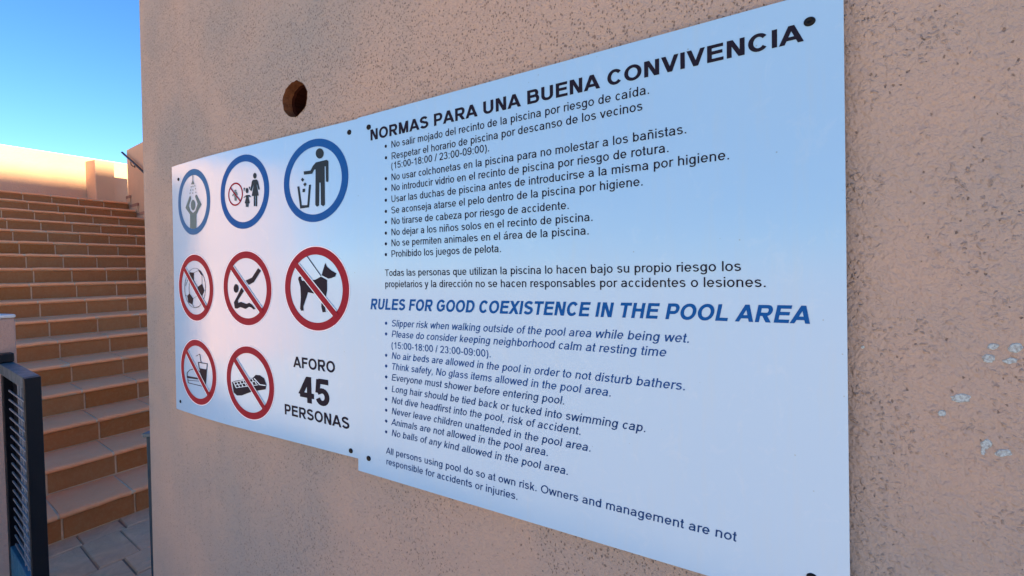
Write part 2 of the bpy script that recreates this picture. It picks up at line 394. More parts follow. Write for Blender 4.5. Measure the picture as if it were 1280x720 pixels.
PICTOS = {
    'shower_figure': ('ink', [[[15844,1955],[15848,1999],[15864,2041],[15893,2075],[15931,2099],[15975,2110],[16020,2108],[16062,2091],[16097,2062],[16121,2024],[16132,1980],[16129,1935],[16111,1893],[16082,1858],[16043,1835],[15999,1824],[15954,1827],[15912,1844],[15878,1873],[15855,1911]],[[16200,2223],[16112,2220],[16102,2159],[16275,1972],[16160,1822],[16004,1755],[15849,1806],[15695,1980],[15840,2178],[15801,2228],[15731,2221],[15464,1942],[15802,1697],[15831,1334],[16033,1323],[16237,1360],[16205,1729],[16500,1936]]]),
    'shower_head': ('ink', [[[15958,2793],[15973,2607],[15937,2603],[15922,2788]],[[15952,2639],[15848,2513],[16077,2539]]]),
    'water_drops': ('ink', [[[16039,2468],[16052,2488],[16081,2491],[16097,2475],[16084,2455],[16055,2452]],[[15923,2468],[15936,2487],[15965,2491],[15981,2474],[15968,2454],[15939,2451]],[[15802,2466],[15815,2486],[15843,2489],[15859,2473],[15846,2453],[15818,2450]],[[16083,2383],[16096,2403],[16125,2406],[16142,2389],[16129,2369],[16099,2366]],[[15931,2373],[15944,2392],[15973,2395],[15989,2379],[15976,2359],[15947,2356]],[[15774,2386],[15786,2405],[15814,2408],[15830,2392],[15817,2373],[15789,2370]],[[16127,2303],[16140,2323],[16169,2326],[16186,2309],[16172,2289],[16143,2286]],[[15953,2288],[15966,2308],[15994,2311],[16010,2294],[15997,2275],[15969,2272]],[[15753,2289],[15766,2308],[15794,2311],[15809,2294],[15797,2275],[15769,2272]]]),
    'mother_figure': ('ink', [[[12648,2369],[12650,2391],[12660,2411],[12675,2428],[12696,2440],[12718,2446],[12742,2446],[12763,2438],[12781,2425],[12793,2407],[12798,2387],[12795,2365],[12786,2345],[12770,2327],[12750,2315],[12727,2309],[12703,2310],[12682,2318],[12664,2331],[12653,2349]],[[12814,2290],[12653,2284],[12597,2241],[12528,2045],[12556,2025],[12592,2046],[12643,2180],[12651,2138],[12579,1902],[12649,1897],[12663,1657],[12722,1653],[12718,1903],[12745,1906],[12748,1670],[12808,1663],[12799,1908],[12886,1913],[12790,2152],[12793,2181],[12889,2032],[12922,2036],[12937,2066],[12865,2253]]]),
    'child_figure': ('ink', [[[13025,2060],[13027,2080],[13035,2099],[13049,2115],[13067,2126],[13087,2131],[13108,2130],[13127,2123],[13143,2110],[13153,2093],[13158,2074],[13156,2053],[13147,2035],[13133,2019],[13115,2008],[13095,2003],[13074,2004],[13055,2011],[13040,2024],[13029,2041]],[[13237,2146],[13170,2145],[13188,2121],[13220,2065],[13238,2052]],[[13009,2146],[12954,2146],[12948,2053],[12979,2091]],[[13131,1960],[13053,1958],[12982,1951],[12930,1906],[12958,1891],[13022,1932],[13025,1885],[12983,1753],[13038,1752],[13048,1672],[13099,1670],[13093,1757],[13115,1759],[13120,1677],[13165,1678],[13166,1760],[13209,1776],[13146,1897],[13155,1938],[13236,1899],[13257,1919]]]),
    'toddler_figure': ('ink', [[[13583,2113],[13588,2127],[13604,2138],[13627,2144],[13651,2143],[13669,2135],[13676,2122],[13670,2108],[13654,2097],[13631,2091],[13607,2092],[13590,2100]],[[13684,2090],[13567,2085],[13526,2006],[13572,2002],[13583,2020],[13581,1868],[13639,1867],[13685,1880],[13687,2031],[13761,1989],[13796,2005]]]),
    'litter_figure': ('ink', [[[10044,2532],[10049,2566],[10067,2598],[10096,2626],[10134,2647],[10176,2658],[10219,2659],[10258,2649],[10290,2630],[10311,2603],[10319,2570],[10314,2536],[10296,2503],[10266,2475],[10228,2454],[10186,2443],[10143,2443],[10104,2453],[10073,2473],[10052,2500]],[[10319,2383],[9951,2388],[9894,2355],[9913,1939],[9950,1926],[9994,1948],[9989,2258],[10025,2262],[10040,1939],[10052,1470],[10117,1442],[10189,1482],[10177,1940],[10223,1945],[10254,1473],[10326,1448],[10384,1493],[10340,2237],[10387,2235],[10466,2160],[10759,2174],[10766,2246],[10515,2236],[10430,2324]]]),
    'litter_scraps': ('ink', [[[10821,2118],[10755,2068],[10816,2029],[10877,2079]],[[10724,2007],[10673,1959],[10743,1918],[10794,1972]],[[10823,1875],[10730,1874],[10744,1801],[10832,1804]]]),
    'bin_figure': ('ink', [[[11018,1944],[10943,1945],[10875,1526],[10670,1514],[10592,1936],[10520,1940],[10610,1460],[10933,1458]]]),
    'ball_figure': ('ink', [[[15382,-285],[15385,-193],[15407,-194],[15405,-286]],[[15385,-193],[15407,-103],[15428,-106],[15407,-194]],[[15407,-103],[15447,-19],[15467,-23],[15428,-106]],[[15447,-19],[15505,58],[15523,53],[15467,-23]],[[15505,58],[15580,124],[15595,119],[15523,53]],[[15580,124],[15669,179],[15681,173],[15595,119]],[[15669,179],[15770,221],[15779,213],[15681,173]],[[15770,221],[15881,247],[15886,239],[15779,213]],[[15881,247],[15998,257],[15999,249],[15886,239]],[[15998,257],[16119,251],[16116,243],[15999,249]],[[16119,251],[16240,229],[16232,221],[16116,243]],[[16240,229],[16356,190],[16344,183],[16232,221]],[[16356,190],[16465,136],[16449,129],[16344,183]],[[16465,136],[16562,68],[16542,63],[16449,129]],[[16562,68],[16643,-11],[16621,-15],[16542,63]],[[16643,-11],[16707,-99],[16682,-102],[16621,-15]],[[16707,-99],[16750,-194],[16723,-195],[16682,-102]],[[16750,-194],[16770,-292],[16743,-291],[16723,-195]],[[16770,-292],[16767,-389],[16741,-388],[16743,-291]],[[16767,-389],[16741,-484],[16716,-481],[16741,-388]],[[16741,-484],[16693,-572],[16670,-568],[16716,-481]],[[16693,-572],[16625,-651],[16605,-645],[16670,-568]],[[16625,-651],[16540,-719],[16522,-712],[16605,-645]],[[16540,-719],[16440,-772],[16426,-764],[16522,-712]],[[16440,-772],[16329,-810],[16319,-802],[16426,-764]],[[16329,-810],[16210,-832],[16205,-824],[16319,-802]],[[16210,-832],[16089,-837],[16089,-829],[16205,-824]],[[16089,-837],[15969,-826],[15972,-818],[16089,-829]],[[15969,-826],[15852,-798],[15860,-790],[15972,-818]],[[15852,-798],[15743,-755],[15754,-748],[15860,-790]],[[15743,-755],[15645,-699],[15659,-693],[15754,-748]],[[15645,-699],[15559,-631],[15576,-626],[15659,-693]],[[15559,-631],[15489,-553],[15508,-550],[15576,-626]],[[15489,-553],[15435,-468],[15456,-466],[15508,-550]],[[15435,-468],[15399,-378],[15421,-377],[15456,-466]],[[15399,-378],[15382,-285],[15405,-286],[15421,-377]],[[16356,147],[16082,131],[16114,-75],[16250,-105],[16403,49]],[[15876,-257],[15590,-173],[15469,-360],[15601,-495],[15807,-453]],[[16591,-515],[16430,-438],[16193,-580],[16252,-749],[16529,-694]],[[15838,209],[15686,177],[15525,41],[15613,57]],[[16125,-829],[15833,-785],[15675,-730],[15871,-816]],[[16083,126],[15832,170],[15840,178],[16091,135]],[[16126,-76],[15883,-262],[15864,-257],[16107,-71]],[[16192,-585],[15981,-527],[15991,-520],[16203,-577]],[[15988,-529],[15796,-454],[15809,-448],[16002,-523]],[[16412,-102],[16467,-292],[16445,-293],[16389,-103]],[[16467,-288],[16441,-441],[16418,-440],[16444,-287]],[[15580,-175],[15576,44],[15597,44],[15600,-175]],[[15610,-492],[15677,-617],[15657,-619],[15590,-494]],[[16265,-750],[16132,-837],[16113,-831],[16245,-745]],[[16676,-233],[16390,50],[16411,53],[16698,-229]],[[16581,-511],[16725,-489],[16735,-498],[16591,-520]]]),
    'diver_figure': ('ink', [[[13628,-291],[13632,-258],[13647,-227],[13671,-203],[13703,-188],[13739,-182],[13776,-188],[13811,-203],[13839,-228],[13858,-258],[13866,-292],[13862,-326],[13847,-357],[13822,-381],[13790,-396],[13753,-401],[13716,-396],[13682,-380],[13655,-356],[13636,-325]],[[12704,196],[12585,130],[12913,-137],[13149,-204],[13289,-97],[12989,-28]],[[13494,-270],[13384,-353],[13676,-589],[13668,-649],[13533,-623],[13279,-669],[13153,-637],[13028,-682],[12885,-773],[12952,-798],[13060,-753],[13159,-735],[13331,-792],[13570,-753],[13719,-793],[13838,-790],[13870,-638],[13731,-513]]]),
    'dog_figure': ('ink', [[[10094,255],[10038,175],[9897,95],[9731,32],[9778,-36],[9904,-65],[10004,-76],[10230,-4],[10194,80]],[[10259,-29],[10051,-103],[10061,-327],[10113,-467],[10156,-608],[10135,-748],[10118,-776],[10234,-788],[10275,-667],[10242,-469],[10427,-400],[10641,-379],[10737,-365],[10817,-505],[10925,-681],[10919,-769],[11004,-777],[11047,-728],[11005,-478],[11013,-244],[11049,-156],[11090,-74],[11052,-21],[10967,-25],[10984,-69],[10947,-113],[10774,-116],[10460,-95]],[[10740,410],[10266,-20],[10243,-11],[10716,419]]]),
    'burger_figure': ('ink', [[[16775,-2796],[16766,-2694],[16815,-2699],[16824,-2801]],[[16781,-2710],[16585,-2604],[16620,-2595],[16817,-2702]],[[16616,-2615],[16358,-2557],[16370,-2540],[16629,-2598]],[[16392,-2561],[16058,-2559],[16047,-2540],[16380,-2541]],[[16086,-2556],[15884,-2608],[15855,-2591],[16057,-2539]],[[15901,-2599],[15816,-2690],[15776,-2679],[15861,-2588]],[[15822,-2681],[15791,-2759],[15749,-2751],[15780,-2673]],[[16818,-2788],[15771,-2751],[15758,-2793],[16823,-2849]],[[16791,-2858],[16761,-2985],[16713,-2977],[16743,-2850]],[[16757,-2987],[16453,-2984],[16439,-2964],[16743,-2967]],[[16474,-2984],[15817,-2974],[15806,-2955],[16462,-2965]],[[15823,-2975],[15649,-2918],[15667,-2904],[15841,-2960]],[[16782,-2913],[15772,-2839],[15767,-2824],[16777,-2897]]]),
    'drink_figure': ('ink', [[[15417,-2309],[16009,-2316],[16020,-2339],[15427,-2332]],[[16029,-2326],[15970,-2504],[15919,-2496],[15977,-2318]],[[15461,-2318],[15509,-2493],[15468,-2490],[15421,-2316]],[[15804,-2327],[15872,-2089],[15906,-2094],[15838,-2332]],[[15888,-2087],[16153,-2166],[16137,-2178],[15873,-2098]],[[15954,-2484],[15471,-2478],[15568,-2899],[15684,-2916],[15780,-2752],[15912,-2601]]]),
    'phone_figure': ('ink', [[[14099,-2673],[13949,-2624],[13367,-2525],[13088,-2461],[12963,-2378],[12784,-2368],[12594,-2423],[12504,-2563],[12540,-2684],[13139,-2802],[13645,-2959],[13873,-2986],[14035,-2927]]]),
    'phone_keys': ('white', [[[14031,-2662],[13119,-2478],[13102,-2489],[14019,-2675]],[[14025,-2665],[13985,-2661],[13916,-2728],[13963,-2736]],[[13870,-2633],[13831,-2629],[13764,-2696],[13810,-2704]],[[13719,-2602],[13680,-2598],[13614,-2665],[13659,-2673]],[[13570,-2572],[13532,-2568],[13467,-2634],[13512,-2642]],[[13424,-2542],[13387,-2538],[13323,-2604],[13366,-2611]],[[13280,-2512],[13243,-2508],[13180,-2574],[13223,-2581]],[[13138,-2483],[13101,-2479],[13039,-2544],[13081,-2552]],[[13969,-2727],[12990,-2530],[12972,-2541],[13956,-2739]],[[13962,-2730],[13922,-2725],[13854,-2792],[13901,-2800]],[[13796,-2696],[13757,-2691],[13690,-2758],[13736,-2766]],[[13633,-2662],[13595,-2658],[13529,-2724],[13574,-2732]],[[13473,-2630],[13436,-2626],[13371,-2692],[13415,-2699]],[[13316,-2598],[13279,-2594],[13215,-2659],[13259,-2667]],[[13161,-2566],[13124,-2562],[13062,-2627],[13104,-2635]],[[13008,-2535],[12972,-2531],[12910,-2596],[12952,-2603]],[[13880,-2781],[12857,-2600],[12840,-2611],[13868,-2793]],[[13045,-2477],[12915,-2543],[12883,-2525],[13013,-2459]],[[12929,-2537],[12789,-2608],[12757,-2589],[12897,-2518]],[[12793,-2607],[12528,-2599],[12521,-2577],[12786,-2584]]]),
}
# ---------------------------------------------------------------- the sign wall's surface
D = 0.71737                                # front plane of the signs
def bend(y):
    return 0.105 * max(0.0, y - 1.35) ** 2
def sp(y, z, h=0.0):
    """point on the sign plane: y along the wall, z from eye level, h proud of the sheet"""
    return Vector((D + bend(y) - h, y, z + H))
GAP = 0.018                                # wall surface lies this far behind the sheets

def wall_end(z):
    return 2.0945 - 0.0488 * z

# ================================================================ SETTING
g = 250.0
gv = [(-g, -g, -0.03), (g, -g, -0.03), (g, g, -0.03), (-g, g, -0.03)]
props(mesh_obj("ground", gv, [(0, 1, 2, 3)], M['ground'], origin=Vector((0, 0, -0.03))), kind="structure")

# paving: joint bed + separate stones, laid square to the stair
pave = mesh_obj("pavement", *sbox(-1.2, 3.1, 1.1, 4.06, -0.025, -0.008), M['joint'])
props(pave, kind="structure")
def slab(a0, a1, b0, b1):
    j = 0.0035
    z = random.uniform(-0.003, 0.003)
    def jt(): return random.uniform(-0.006, 0.006)
    v = []
    base = [(a0 + j, b0 + j), (a1 - j, b0 + j), (a1 - j, b1 - j), (a0 + j, b1 - j)]
    base = [(x + jt() * 0.5, y + jt() * 0.5) for x, y in base]
    for zz, ins in ((-0.018, 0.0), (z - 0.006, 0.0), (z, 0.006)):
        cx = sum(p[0] for p in base) / 4; cy = sum(p[1] for p in base) / 4
        for x, y in base:
            v.append(st(x + math.copysign(ins, cx - x), y + math.copysign(ins, cy - y), zz))
    f = [(8, 9, 10, 11)]
    for r in (0, 4):
        f += [(r + i, r + (i + 1) % 4, r + 4 + (i + 1) % 4, r + 4 + i) for i in range(4)]
    mesh_obj("paving_stone", v, f, M['paving'], pave)
rows = [(1.15, 1.55), (1.55, 1.80), (1.80, 2.22), (2.22, 2.50), (2.50, 2.90), (2.90, 3.20), (3.20, 3.455), (3.455, 3.862), (3.862, 4.05)]
for i, (b0, b1) in enumerate(rows):
    if i == 7: cuts = [-1.1, -0.62, -0.25, 0.33, 0.786, 1.002, 1.46, 1.9, 2.2, 2.7, 3.05]
    elif i == 6: cuts = [-1.1, -0.8, -0.3, 0.05, 0.52, 0.905, 1.38, 1.7, 2.15, 2.6, 3.05]
    elif i == 5: cuts = [-1.1, -0.7, -0.35, 0.2, 0.44, 0.80, 1.06, 1.5, 1.95, 2.4, 3.05]
    else:
        cuts = [-1.1]
        while cuts[-1] < 2.75: cuts.append(cuts[-1] + random.choice((0.24, 0.34, 0.45)) + random.uniform(-0.03, 0.03))
        cuts[-1] = 3.05
    for a0, a1 in zip(cuts, cuts[1:]): slab(a0, a1, b0, b1)

# ================================================================ STAIRCASE
P0, RUN, RISE, NST = 3.8713, 0.40145, 0.17, 17
B0, BR = P0 / CO, RUN / CO
A_END = 3.12
A_ST = 0.02
sc_root = empty("staircase", st(1.5, B0, 0), "wide outdoor staircase of brown terracotta tiles with rounded nosings, rising behind the rendered wall", "staircase")
parts = []
bv = [(B0 + 0.037, -0.02)]
for k in range(NST):
    zt = RISE * (k + 1) - 0.031
    b = B0 + k * BR + 0.037
    bv += [(b, zt), (b + BR if k < NST - 1 else b + 1.2, zt)]
bv.append((bv[-1][0], -0.02))
outline = [st(A_ST + 0.004, b, z) for b, z in bv]
# remove doubled points
ol = [outline[0]]
for p in outline[1:]:
    if (p - ol[-1]).length > 1e-5: ol.append(p)
v, f = prism(ol, None, E * (A_END - A_ST - 0.008))
fix(mesh_obj("mortar_bed", v, f, M['mortar'], sc_root))

def joints(k):
    if k <= 8: w, o = 0.4155, 1.147
    else: w, o = 0.3705, 1.980
    xs = [A_ST]
    a = o - w * 10
    while a < A_END - 0.05:
        if a > A_ST + 0.05: xs.append(a)
        a += w
    xs.append(A_END)
    return xs
JW = 0.0065
cache = {}
def tile_mesh(kind, w, mat, var):
    key = (kind, round(w, 3), var)
    if key in cache: return cache[key]
    if kind == 'riser':
        wv = w / 2 - JW
        t, h0, h1 = 0.012, 0.006, RISE - 0.038
        prof = [(0.032, h0), (0.032, h1), (0.046, h1), (0.046, h0)]
    else:
        wv = w / 2 - JW
        n = 7; th = 0.033; rr = th / 2
        prof = []
        for i in range(n + 1):
            a = math.pi / 2 + math.pi * i / n
            prof.append((0.004 + rr + rr * math.cos(a), -rr + rr * math.sin(a)))
        # wedge of the nosing: underside runs back to the riser
        prof += [(0.060, -th), (0.060, -th + 0.004), (BR + 0.030, -th + 0.004), (BR + 0.030, -0.001)]
    if kind == 'riser':
        v = [E * s + SS * b + Vector((0, 0, z)) for s in (-wv, wv) for b, z in prof]
        n = len(prof)
        f = [tuple(range(n)), tuple(range(2 * n - 1, n - 1, -1))] + [(i, n + i, n + (i + 1) % n, (i + 1) % n) for i in range(n)]
    else:
        # cross-slices give a slightly irregular hand-made edge
        ns = 7; v = []; n = len(prof)
        rnd = random.Random(var * 31 + int(w * 1000))
        for si in range(ns):
            s = -wv + 2 * wv * si / (ns - 1)
            dz = rnd.uniform(-0.0018, 0.0018) - (0.002 if si in (0, ns - 1) else 0)
            db = rnd.uniform(-0.002, 0.002) + (0.0025 if si in (0, ns - 1) else 0)
            for j, (b, z) in enumerate(prof):
                fr = 1.0 if j <= 8 else 0.0
                v.append(E * s + SS * (b + db * fr) + Vector((0, 0, z + dz * fr)))
        f = [tuple(range(n)), tuple(range(ns * n - 1, (ns - 1) * n - 1, -1))]
        for si in range(ns - 1):
            f += [(si * n + i, (si + 1) * n + i, (si + 1) * n + (i + 1) % n, si * n + (i + 1) % n) for i in range(n)]
    me = bpy.data.meshes.new(kind + "_tile")
    me.from_pydata([tuple(p) for p in v], [], f)
    me.materials.append(mat)
    if kind != 'riser': me.polygons.foreach_set("use_smooth", [len(p) == 4 for p in f])
    import bmesh
    bm = bmesh.new(); bm.from_mesh(me); bmesh.ops.recalc_face_normals(bm, faces=bm.faces); bm.to_mesh(me); bm.free()
    if kind != 'riser':
        me.polygons.foreach_set("use_smooth", [p.loop_total == 4 for p in me.polygons])
        me.set_sharp_from_angle(angle=R(50))
    cache[key] = me
    return me
base = wloc(sc_root)
for k in range(NST):
    b = B0 + k * BR
    xs = joints(k)
    for a0, a1 in zip(xs, xs[1:]):
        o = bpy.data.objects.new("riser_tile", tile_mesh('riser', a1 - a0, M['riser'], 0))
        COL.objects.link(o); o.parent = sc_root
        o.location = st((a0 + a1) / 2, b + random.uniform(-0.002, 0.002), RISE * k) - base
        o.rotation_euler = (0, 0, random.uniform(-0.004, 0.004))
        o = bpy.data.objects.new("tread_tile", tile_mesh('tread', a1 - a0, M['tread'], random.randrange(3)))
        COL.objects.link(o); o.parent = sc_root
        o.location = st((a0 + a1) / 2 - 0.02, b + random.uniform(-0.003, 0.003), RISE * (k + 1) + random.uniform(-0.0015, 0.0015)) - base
        o.rotation_euler = (random.uniform(-0.003, 0.003), random.uniform(-0.003, 0.003), random.uniform(-0.004, 0.004))
for k in range(NST):
    n_ = 7; th = 0.033 - 0.006; rr = th / 2; prof = []
    for i in range(n_ + 1):
        a_ = math.pi / 2 + math.pi * i / n_
        prof.append((0.0085 + rr + rr * math.cos(a_), -0.0052 - rr + rr * math.sin(a_)))
    prof += [(0.05, -0.0285), (0.05, -0.0275), (BR + 0.02, -0.0275), (BR + 0.02, -0.0055)]
    b = B0 + k * BR
    v, f = prism([st(A_ST + 0.01, b + x, RISE * (k + 1) + z) for x, z in prof], None, E * (A_END - A_ST - 0.02))
    fix(mesh_obj("joint_mortar", v, f, M['mortar'], sc_root))
landz = RISE * NST
bl = B0 + (NST - 1) * BR + BR + 0.03
mesh_obj("landing", *sbox(A_ST, 3.4, bl + 0.012, bl + 0.8, landz - 0.2, landz - 0.002), M['tread'], sc_root)

# ================================================================ WALL ABOVE THE STAIR
bw = empty("garden_wall", E * 5 + NN * 11 + Vector((0, 0, landz)), "pale salmon boundary wall at the head of the stairs, its top strip in sunlight", "wall")
Z_T = 2.13 + H
def face_grid(e0, e1, p, z0, z1):
    return ebox(e0, e1, p, p + 0.22, z0, z1)
o = fix(mesh_obj("wall_body", *ebox(-3.4, 7.2, 11.0, 11.22, 0.0, Z_T), M['wall_far'], bw)); bevel(o, 0.012, 3)
o = fix(mesh_obj("pilaster", *ebox(5.54, 5.845, 10.706, 10.998, landz - 0.15, 2.063 + H), M['wall_far'], bw)); bevel(o, 0.012, 3)
# settlement crack filled with a rough bead where the pilaster meets the wall
rg = random.Random(3)
v, f = tube([E * (5.853 + rg.uniform(-0.004, 0.004)) + NN * 10.994 + Vector((0, 0, 1.45 + H + i * 0.06)) for i in range(11)], 0.008, 6)
mesh_obj("crack_filler", v, f, M['plinth'], bw)

# ================================================================ FLANK WALL AND HANDRAIL
fw = empty("side_wall", st(3.2, 9.0, 0), "mauve rendered flank wall along the right edge of the stairs, carrying a handrail", "wall")
o = fix(mesh_obj("wall_body", *sbox(3.16, 3.42, 9.80, 10.83, 0, 2.27 + H), M['wall_far'], fw)); bevel(o, 0.01, 2)
for k in range(6):
    o = fix(mesh_obj("wall_step", *sbox(3.16, 3.42, 9.797 - 0.55 * (k + 1), 9.797 - 0.55 * k - 0.003, 0, 1.45 + H - 0.225 * k), M['wall_far'], fw)); bevel(o, 0.01, 2)
for k in range(6, NST):
    b = B0 + k * BR
    zt = RISE * (k + 1)
    b1 = b + BR if k < NST - 1 else 10.83
    # stepped plinth between tile ends and wall: pink render with a mottled tile on top
    o = fix(mesh_obj("plinth_block", *sbox(3.128, 3.158, b + 0.02, b1 + 0.02, zt - 0.25, zt + 0.075), M['wall_far'], fw))
    o = fix(mesh_obj("plinth_tile", *sbox(3.126, 3.159, b + 0.005, b1 + 0.03, zt + 0.077, zt + 0.125), M['plinth'], fw)); bevel(o, 0.004, 2)

hr = empty("handrail", st(3.1, 10.0, landz), "thin dark metal handrail sloping down the flank wall beside the top steps", "handrail")
rail_a = 3.095
def rz(b): return 1.812 + (b - 9.93) * 0.437
p = [st(rail_a, b, rz(b) + H) for b in (7.0, 8.0, 9.0, 10.0, 10.86)]
mesh_obj("rail", *tube(p, 0.018, 12), M['rail'], hr, smooth=True)
for b in (8.0, 9.25, 10.40):
    z = rz(b) + H
    v, f = tube([st(3.158, b - 0.01, z - 0.095), st(3.125, b - 0.01, z - 0.10), st(3.10, b - 0.005, z - 0.075), st(rail_a, b, z - 0.014)], 0.007, 8)
    br_ = mesh_obj("bracket", v, f, M['rail'], hr, smooth=True)
    ro = [st(3.159, b - 0.01 + 0.028 * math.cos(t * math.pi / 6), z - 0.095 + 0.028 * math.sin(t * math.pi / 6)) for t in range(12)]
    v, f = prism(ro, None, -E * 0.006)
    fix(mesh_obj("wall_plate", v, f, M['rail'], br_))

# ================================================================ GATE PILLAR, GATE, POST
pl = empty("gate_pillar", E * 1.1 + NN * 3.73, "low salmon rendered pillar with a pale coping beside the foot of the stairs", "pillar")
o = fix(mesh_obj("shaft", *ebox(0.74, 1.470, 3.62, 3.85, -0.01, 1.366), M['pillar'], pl)); bevel(o, 0.012, 3)
o = fix(mesh_obj("coping", *ebox(0.738, 1.471, 3.618, 3.852, 1.367, 1.386), M['coping'], pl)); bevel(o, 0.008, 3)

GT = 1.15
gt = empty("metal_gate", Vector((0.70, 3.35, 0)), "open black steel gate with a welded pale bar grid and worn teal lower rail", "gate")
ga, gb = Vector((0.678, 3.035, 0)), Vector((0.745, 3.86, 0))       # face line of the leaf, near end to hinge end
gd = (gb - ga).normalized()
gx = Vector((0.060, 0.014, 0))                                     # leaf thickness
LEN = 0.70
def gbox(s0, s1, t0, t1, z0, z1, lean=0.0):
    v = [ga + gd * s + gx * t + Vector((0, 0, z)) for z in (z0, z1) for s, t in ((s0, t0), (s0, t1), (s1, t1), (s1, t0))]
    f = [(0, 1, 2, 3), (7, 6, 5, 4), (0, 4, 5, 1), (1, 5, 6, 2), (2, 6, 7, 3), (3, 7, 4, 0)]
    return v, f
o = fix(mesh_obj("stile", *gbox(0, 0.035, 0, 1, 0.06, GT - 0.002), M['gate'], gt)); bevel(o, 0.003)
o = fix(mesh_obj("stile", *gbox(0.56, 0.62, 0, 1, 0.06, GT - 0.052), M['gate'], gt)); bevel(o, 0.003)
o = fix(mesh_obj("top_rail", *gbox(0.036, LEN, 0.0, 1, GT - 0.05, GT), M['cap'], gt)); bevel(o, 0.003)
o["label"] = "pale blue weathered top rail"
o = fix(mesh_obj("bottom_rail", *gbox(0.036, 0.56, 0.0, 1, 0.06, 0.26), M['teal'], gt)); bevel(o, 0.003)
o["label"] = "worn teal bottom rail"
fix(mesh_obj("back_sheet", *gbox(0.25, 0.56, 0.62, 0.68, 0.262, GT - 0.052), M['gate'], gt))
for s in (0.055, 0.115, 0.185, 0.25):
    fix(mesh_obj("upright_bar", *gbox(s - 0.007, s + 0.007, 0.20, 0.30, 0.262, GT - 0.052), M['bar'], gt))
z = 0.30; i = 0
while z < GT - 0.07:
    fix(mesh_obj("cross_bar", *gbox(0.037, 0.46, 0.10, 0.198, z - 0.0035, z + 0.0035), M['bar'], gt))
    z += 0.0435
o = fix(mesh_obj("hinge", *gbox(LEN - 0.06, LEN + 0.03, -0.3, 1.0, GT + 0.003, GT + 0.045), M['gate'], gt)); bevel(o, 0.004)

po = empty("fence_post", Vector((0.86, 2.27, 0)), "slim blue-grey steel post with a pale cap just beyond the rendered wall", "post")
px, py = 0.830, 2.262
pd = Vector((0.80, 0.60, 0)).normalized(); pe = Vector((-pd.y, pd.x, 0))
def pbox(s0, s1, t0, t1, z0, z1):
    v = [Vector((px, py, 0)) + pd * s + pe * t + Vector((0, 0, z)) for z in (z0, z1) for s, t in ((s0, t0), (s0, t1), (s1, t1), (s1, t0))]
    f = [(0, 1, 2, 3), (7, 6, 5, 4), (0, 4, 5, 1), (1, 5, 6, 2), (2, 6, 7, 3), (3, 7, 4, 0)]
    return v, f
o = fix(mesh_obj("shaft", *pbox(0.012, 0.062, -0.05, 0.0, 0, 0.985), M['post'], po)); bevel(o, 0.004)
o = fix(mesh_obj("cap", *pbox(0.004, 0.070, -0.058, 0.008, 0.986, 1.0), M['cap'], po)); bevel(o, 0.003)

# ================================================================ RENDERED BUILDING WALL WITH THE SIGNS
bld = empty("rendered_wall", Vector((D + 0.2, 1.2, 0)), "large beige rendered wall carrying the pool rule signs, pitted stucco with a round hole", "wall")
HY, HZ, HR = 1.124, 0.392, 0.0465          # the drilled hole
def wall_front():
    V, F = [], []
    idx = {}
    def add(p):
        V.append(p); return len(V) - 1
    ys = [-6.0, -3.0, -1.5, -0.5, 0.2, 0.6, HY - 0.09, HY + 0.09, 1.3] + [1.35 + 0.05 * i for i in range(1, 13)]
    zs = [-H - 0.02, -1.0, -0.5, 0.0, HZ - 0.09, HZ + 0.09, 0.8, 1.3, 2.4]
    ids = {}
    top_y = len(ys)
    for i, y in enumerate(ys + [None]):
        for j, z in enumerate(zs):
            yy = wall_end(z) if y is None else y
            ids[i, j] = add(sp(yy, z, -GAP))
    hi, hj = ys.index(HY - 0.09), zs.index(HZ - 0.09)
    for i in range(len(ys)):
        for j in range(len(zs) - 1):
            if (i, j) == (hi, hj): continue
            F.append((ids[i, j], ids[i, j + 1], ids[i + 1, j + 1], ids[i + 1, j]))
    # ring from the square to the broken rim
    n = 32; rim = []
    sq = []
    rg = random.Random(5)
    for k in range(n):
        a = 2 * math.pi * k / n
        c, s = math.cos(a), math.sin(a); m_ = max(abs(c), abs(s))
        rim.append(add(sp(HY + HR * (1 + rg.uniform(-0.035, 0.035)) * c, HZ + HR * 0.84 * (1 + rg.uniform(-0.05, 0.05)) * s, -GAP)))
        if abs(abs(c) - abs(s)) < 1e-6:
            q = ids[hi + (1 if c > 0 else 0), hj + (1 if s > 0 else 0)]
        else:
            q = add(sp(HY + 0.09 * c / m_, HZ + 0.09 * s / m_, -GAP))
        sq.append(q)
    for k in range(n):
        k2 = (k + 1) % n
        F.append((rim[k], rim[k2], sq[k2], sq[k]))
    return V, F, rim, zs, ids, len(ys)
V, F, rim, zs, ids, ny = wall_front()
rimp = [V[i].copy() for i in rim]
# thickness: end face, back, top
T = 0.30
nz = len(zs)
be = []; 
for j in range(nz):
    p = V[ids[ny, j]]
    r1 = len(V); V.append(p + Vector((0.008, 0.006, 0)))
    r2 = len(V); V.append(p + Vector((0.02, 0.010, 0)))
    r3 = len(V); V.append(Vector((D + T, p.y + 0.012, p.z)))
    be.append((ids[ny, j], r1, r2, r3))
for j in range(nz - 1):
    for k in range(3):
        F.append((be[j][k], be[j + 1][k], be[j + 1][k + 1], be[j][k + 1]))
k0 = len(V)
V += [Vector((D + T, -6.0, 0)), Vector((D + T, -6.0, V[ids[0, nz - 1]].z))]
F.append((be[0][3], be[nz - 1][3], k0 + 1, k0))
F.append(tuple([ids[i, nz - 1] for i in range(ny + 1)] + [be[nz - 1][1], be[nz - 1][2], be[nz - 1][3], k0 + 1]))
F.append(tuple([ids[0, j] for j in range(nz)] + [k0 + 1, k0]))
wf = fix(mesh_obj("wall_body", V, F, M['wall'], bld))

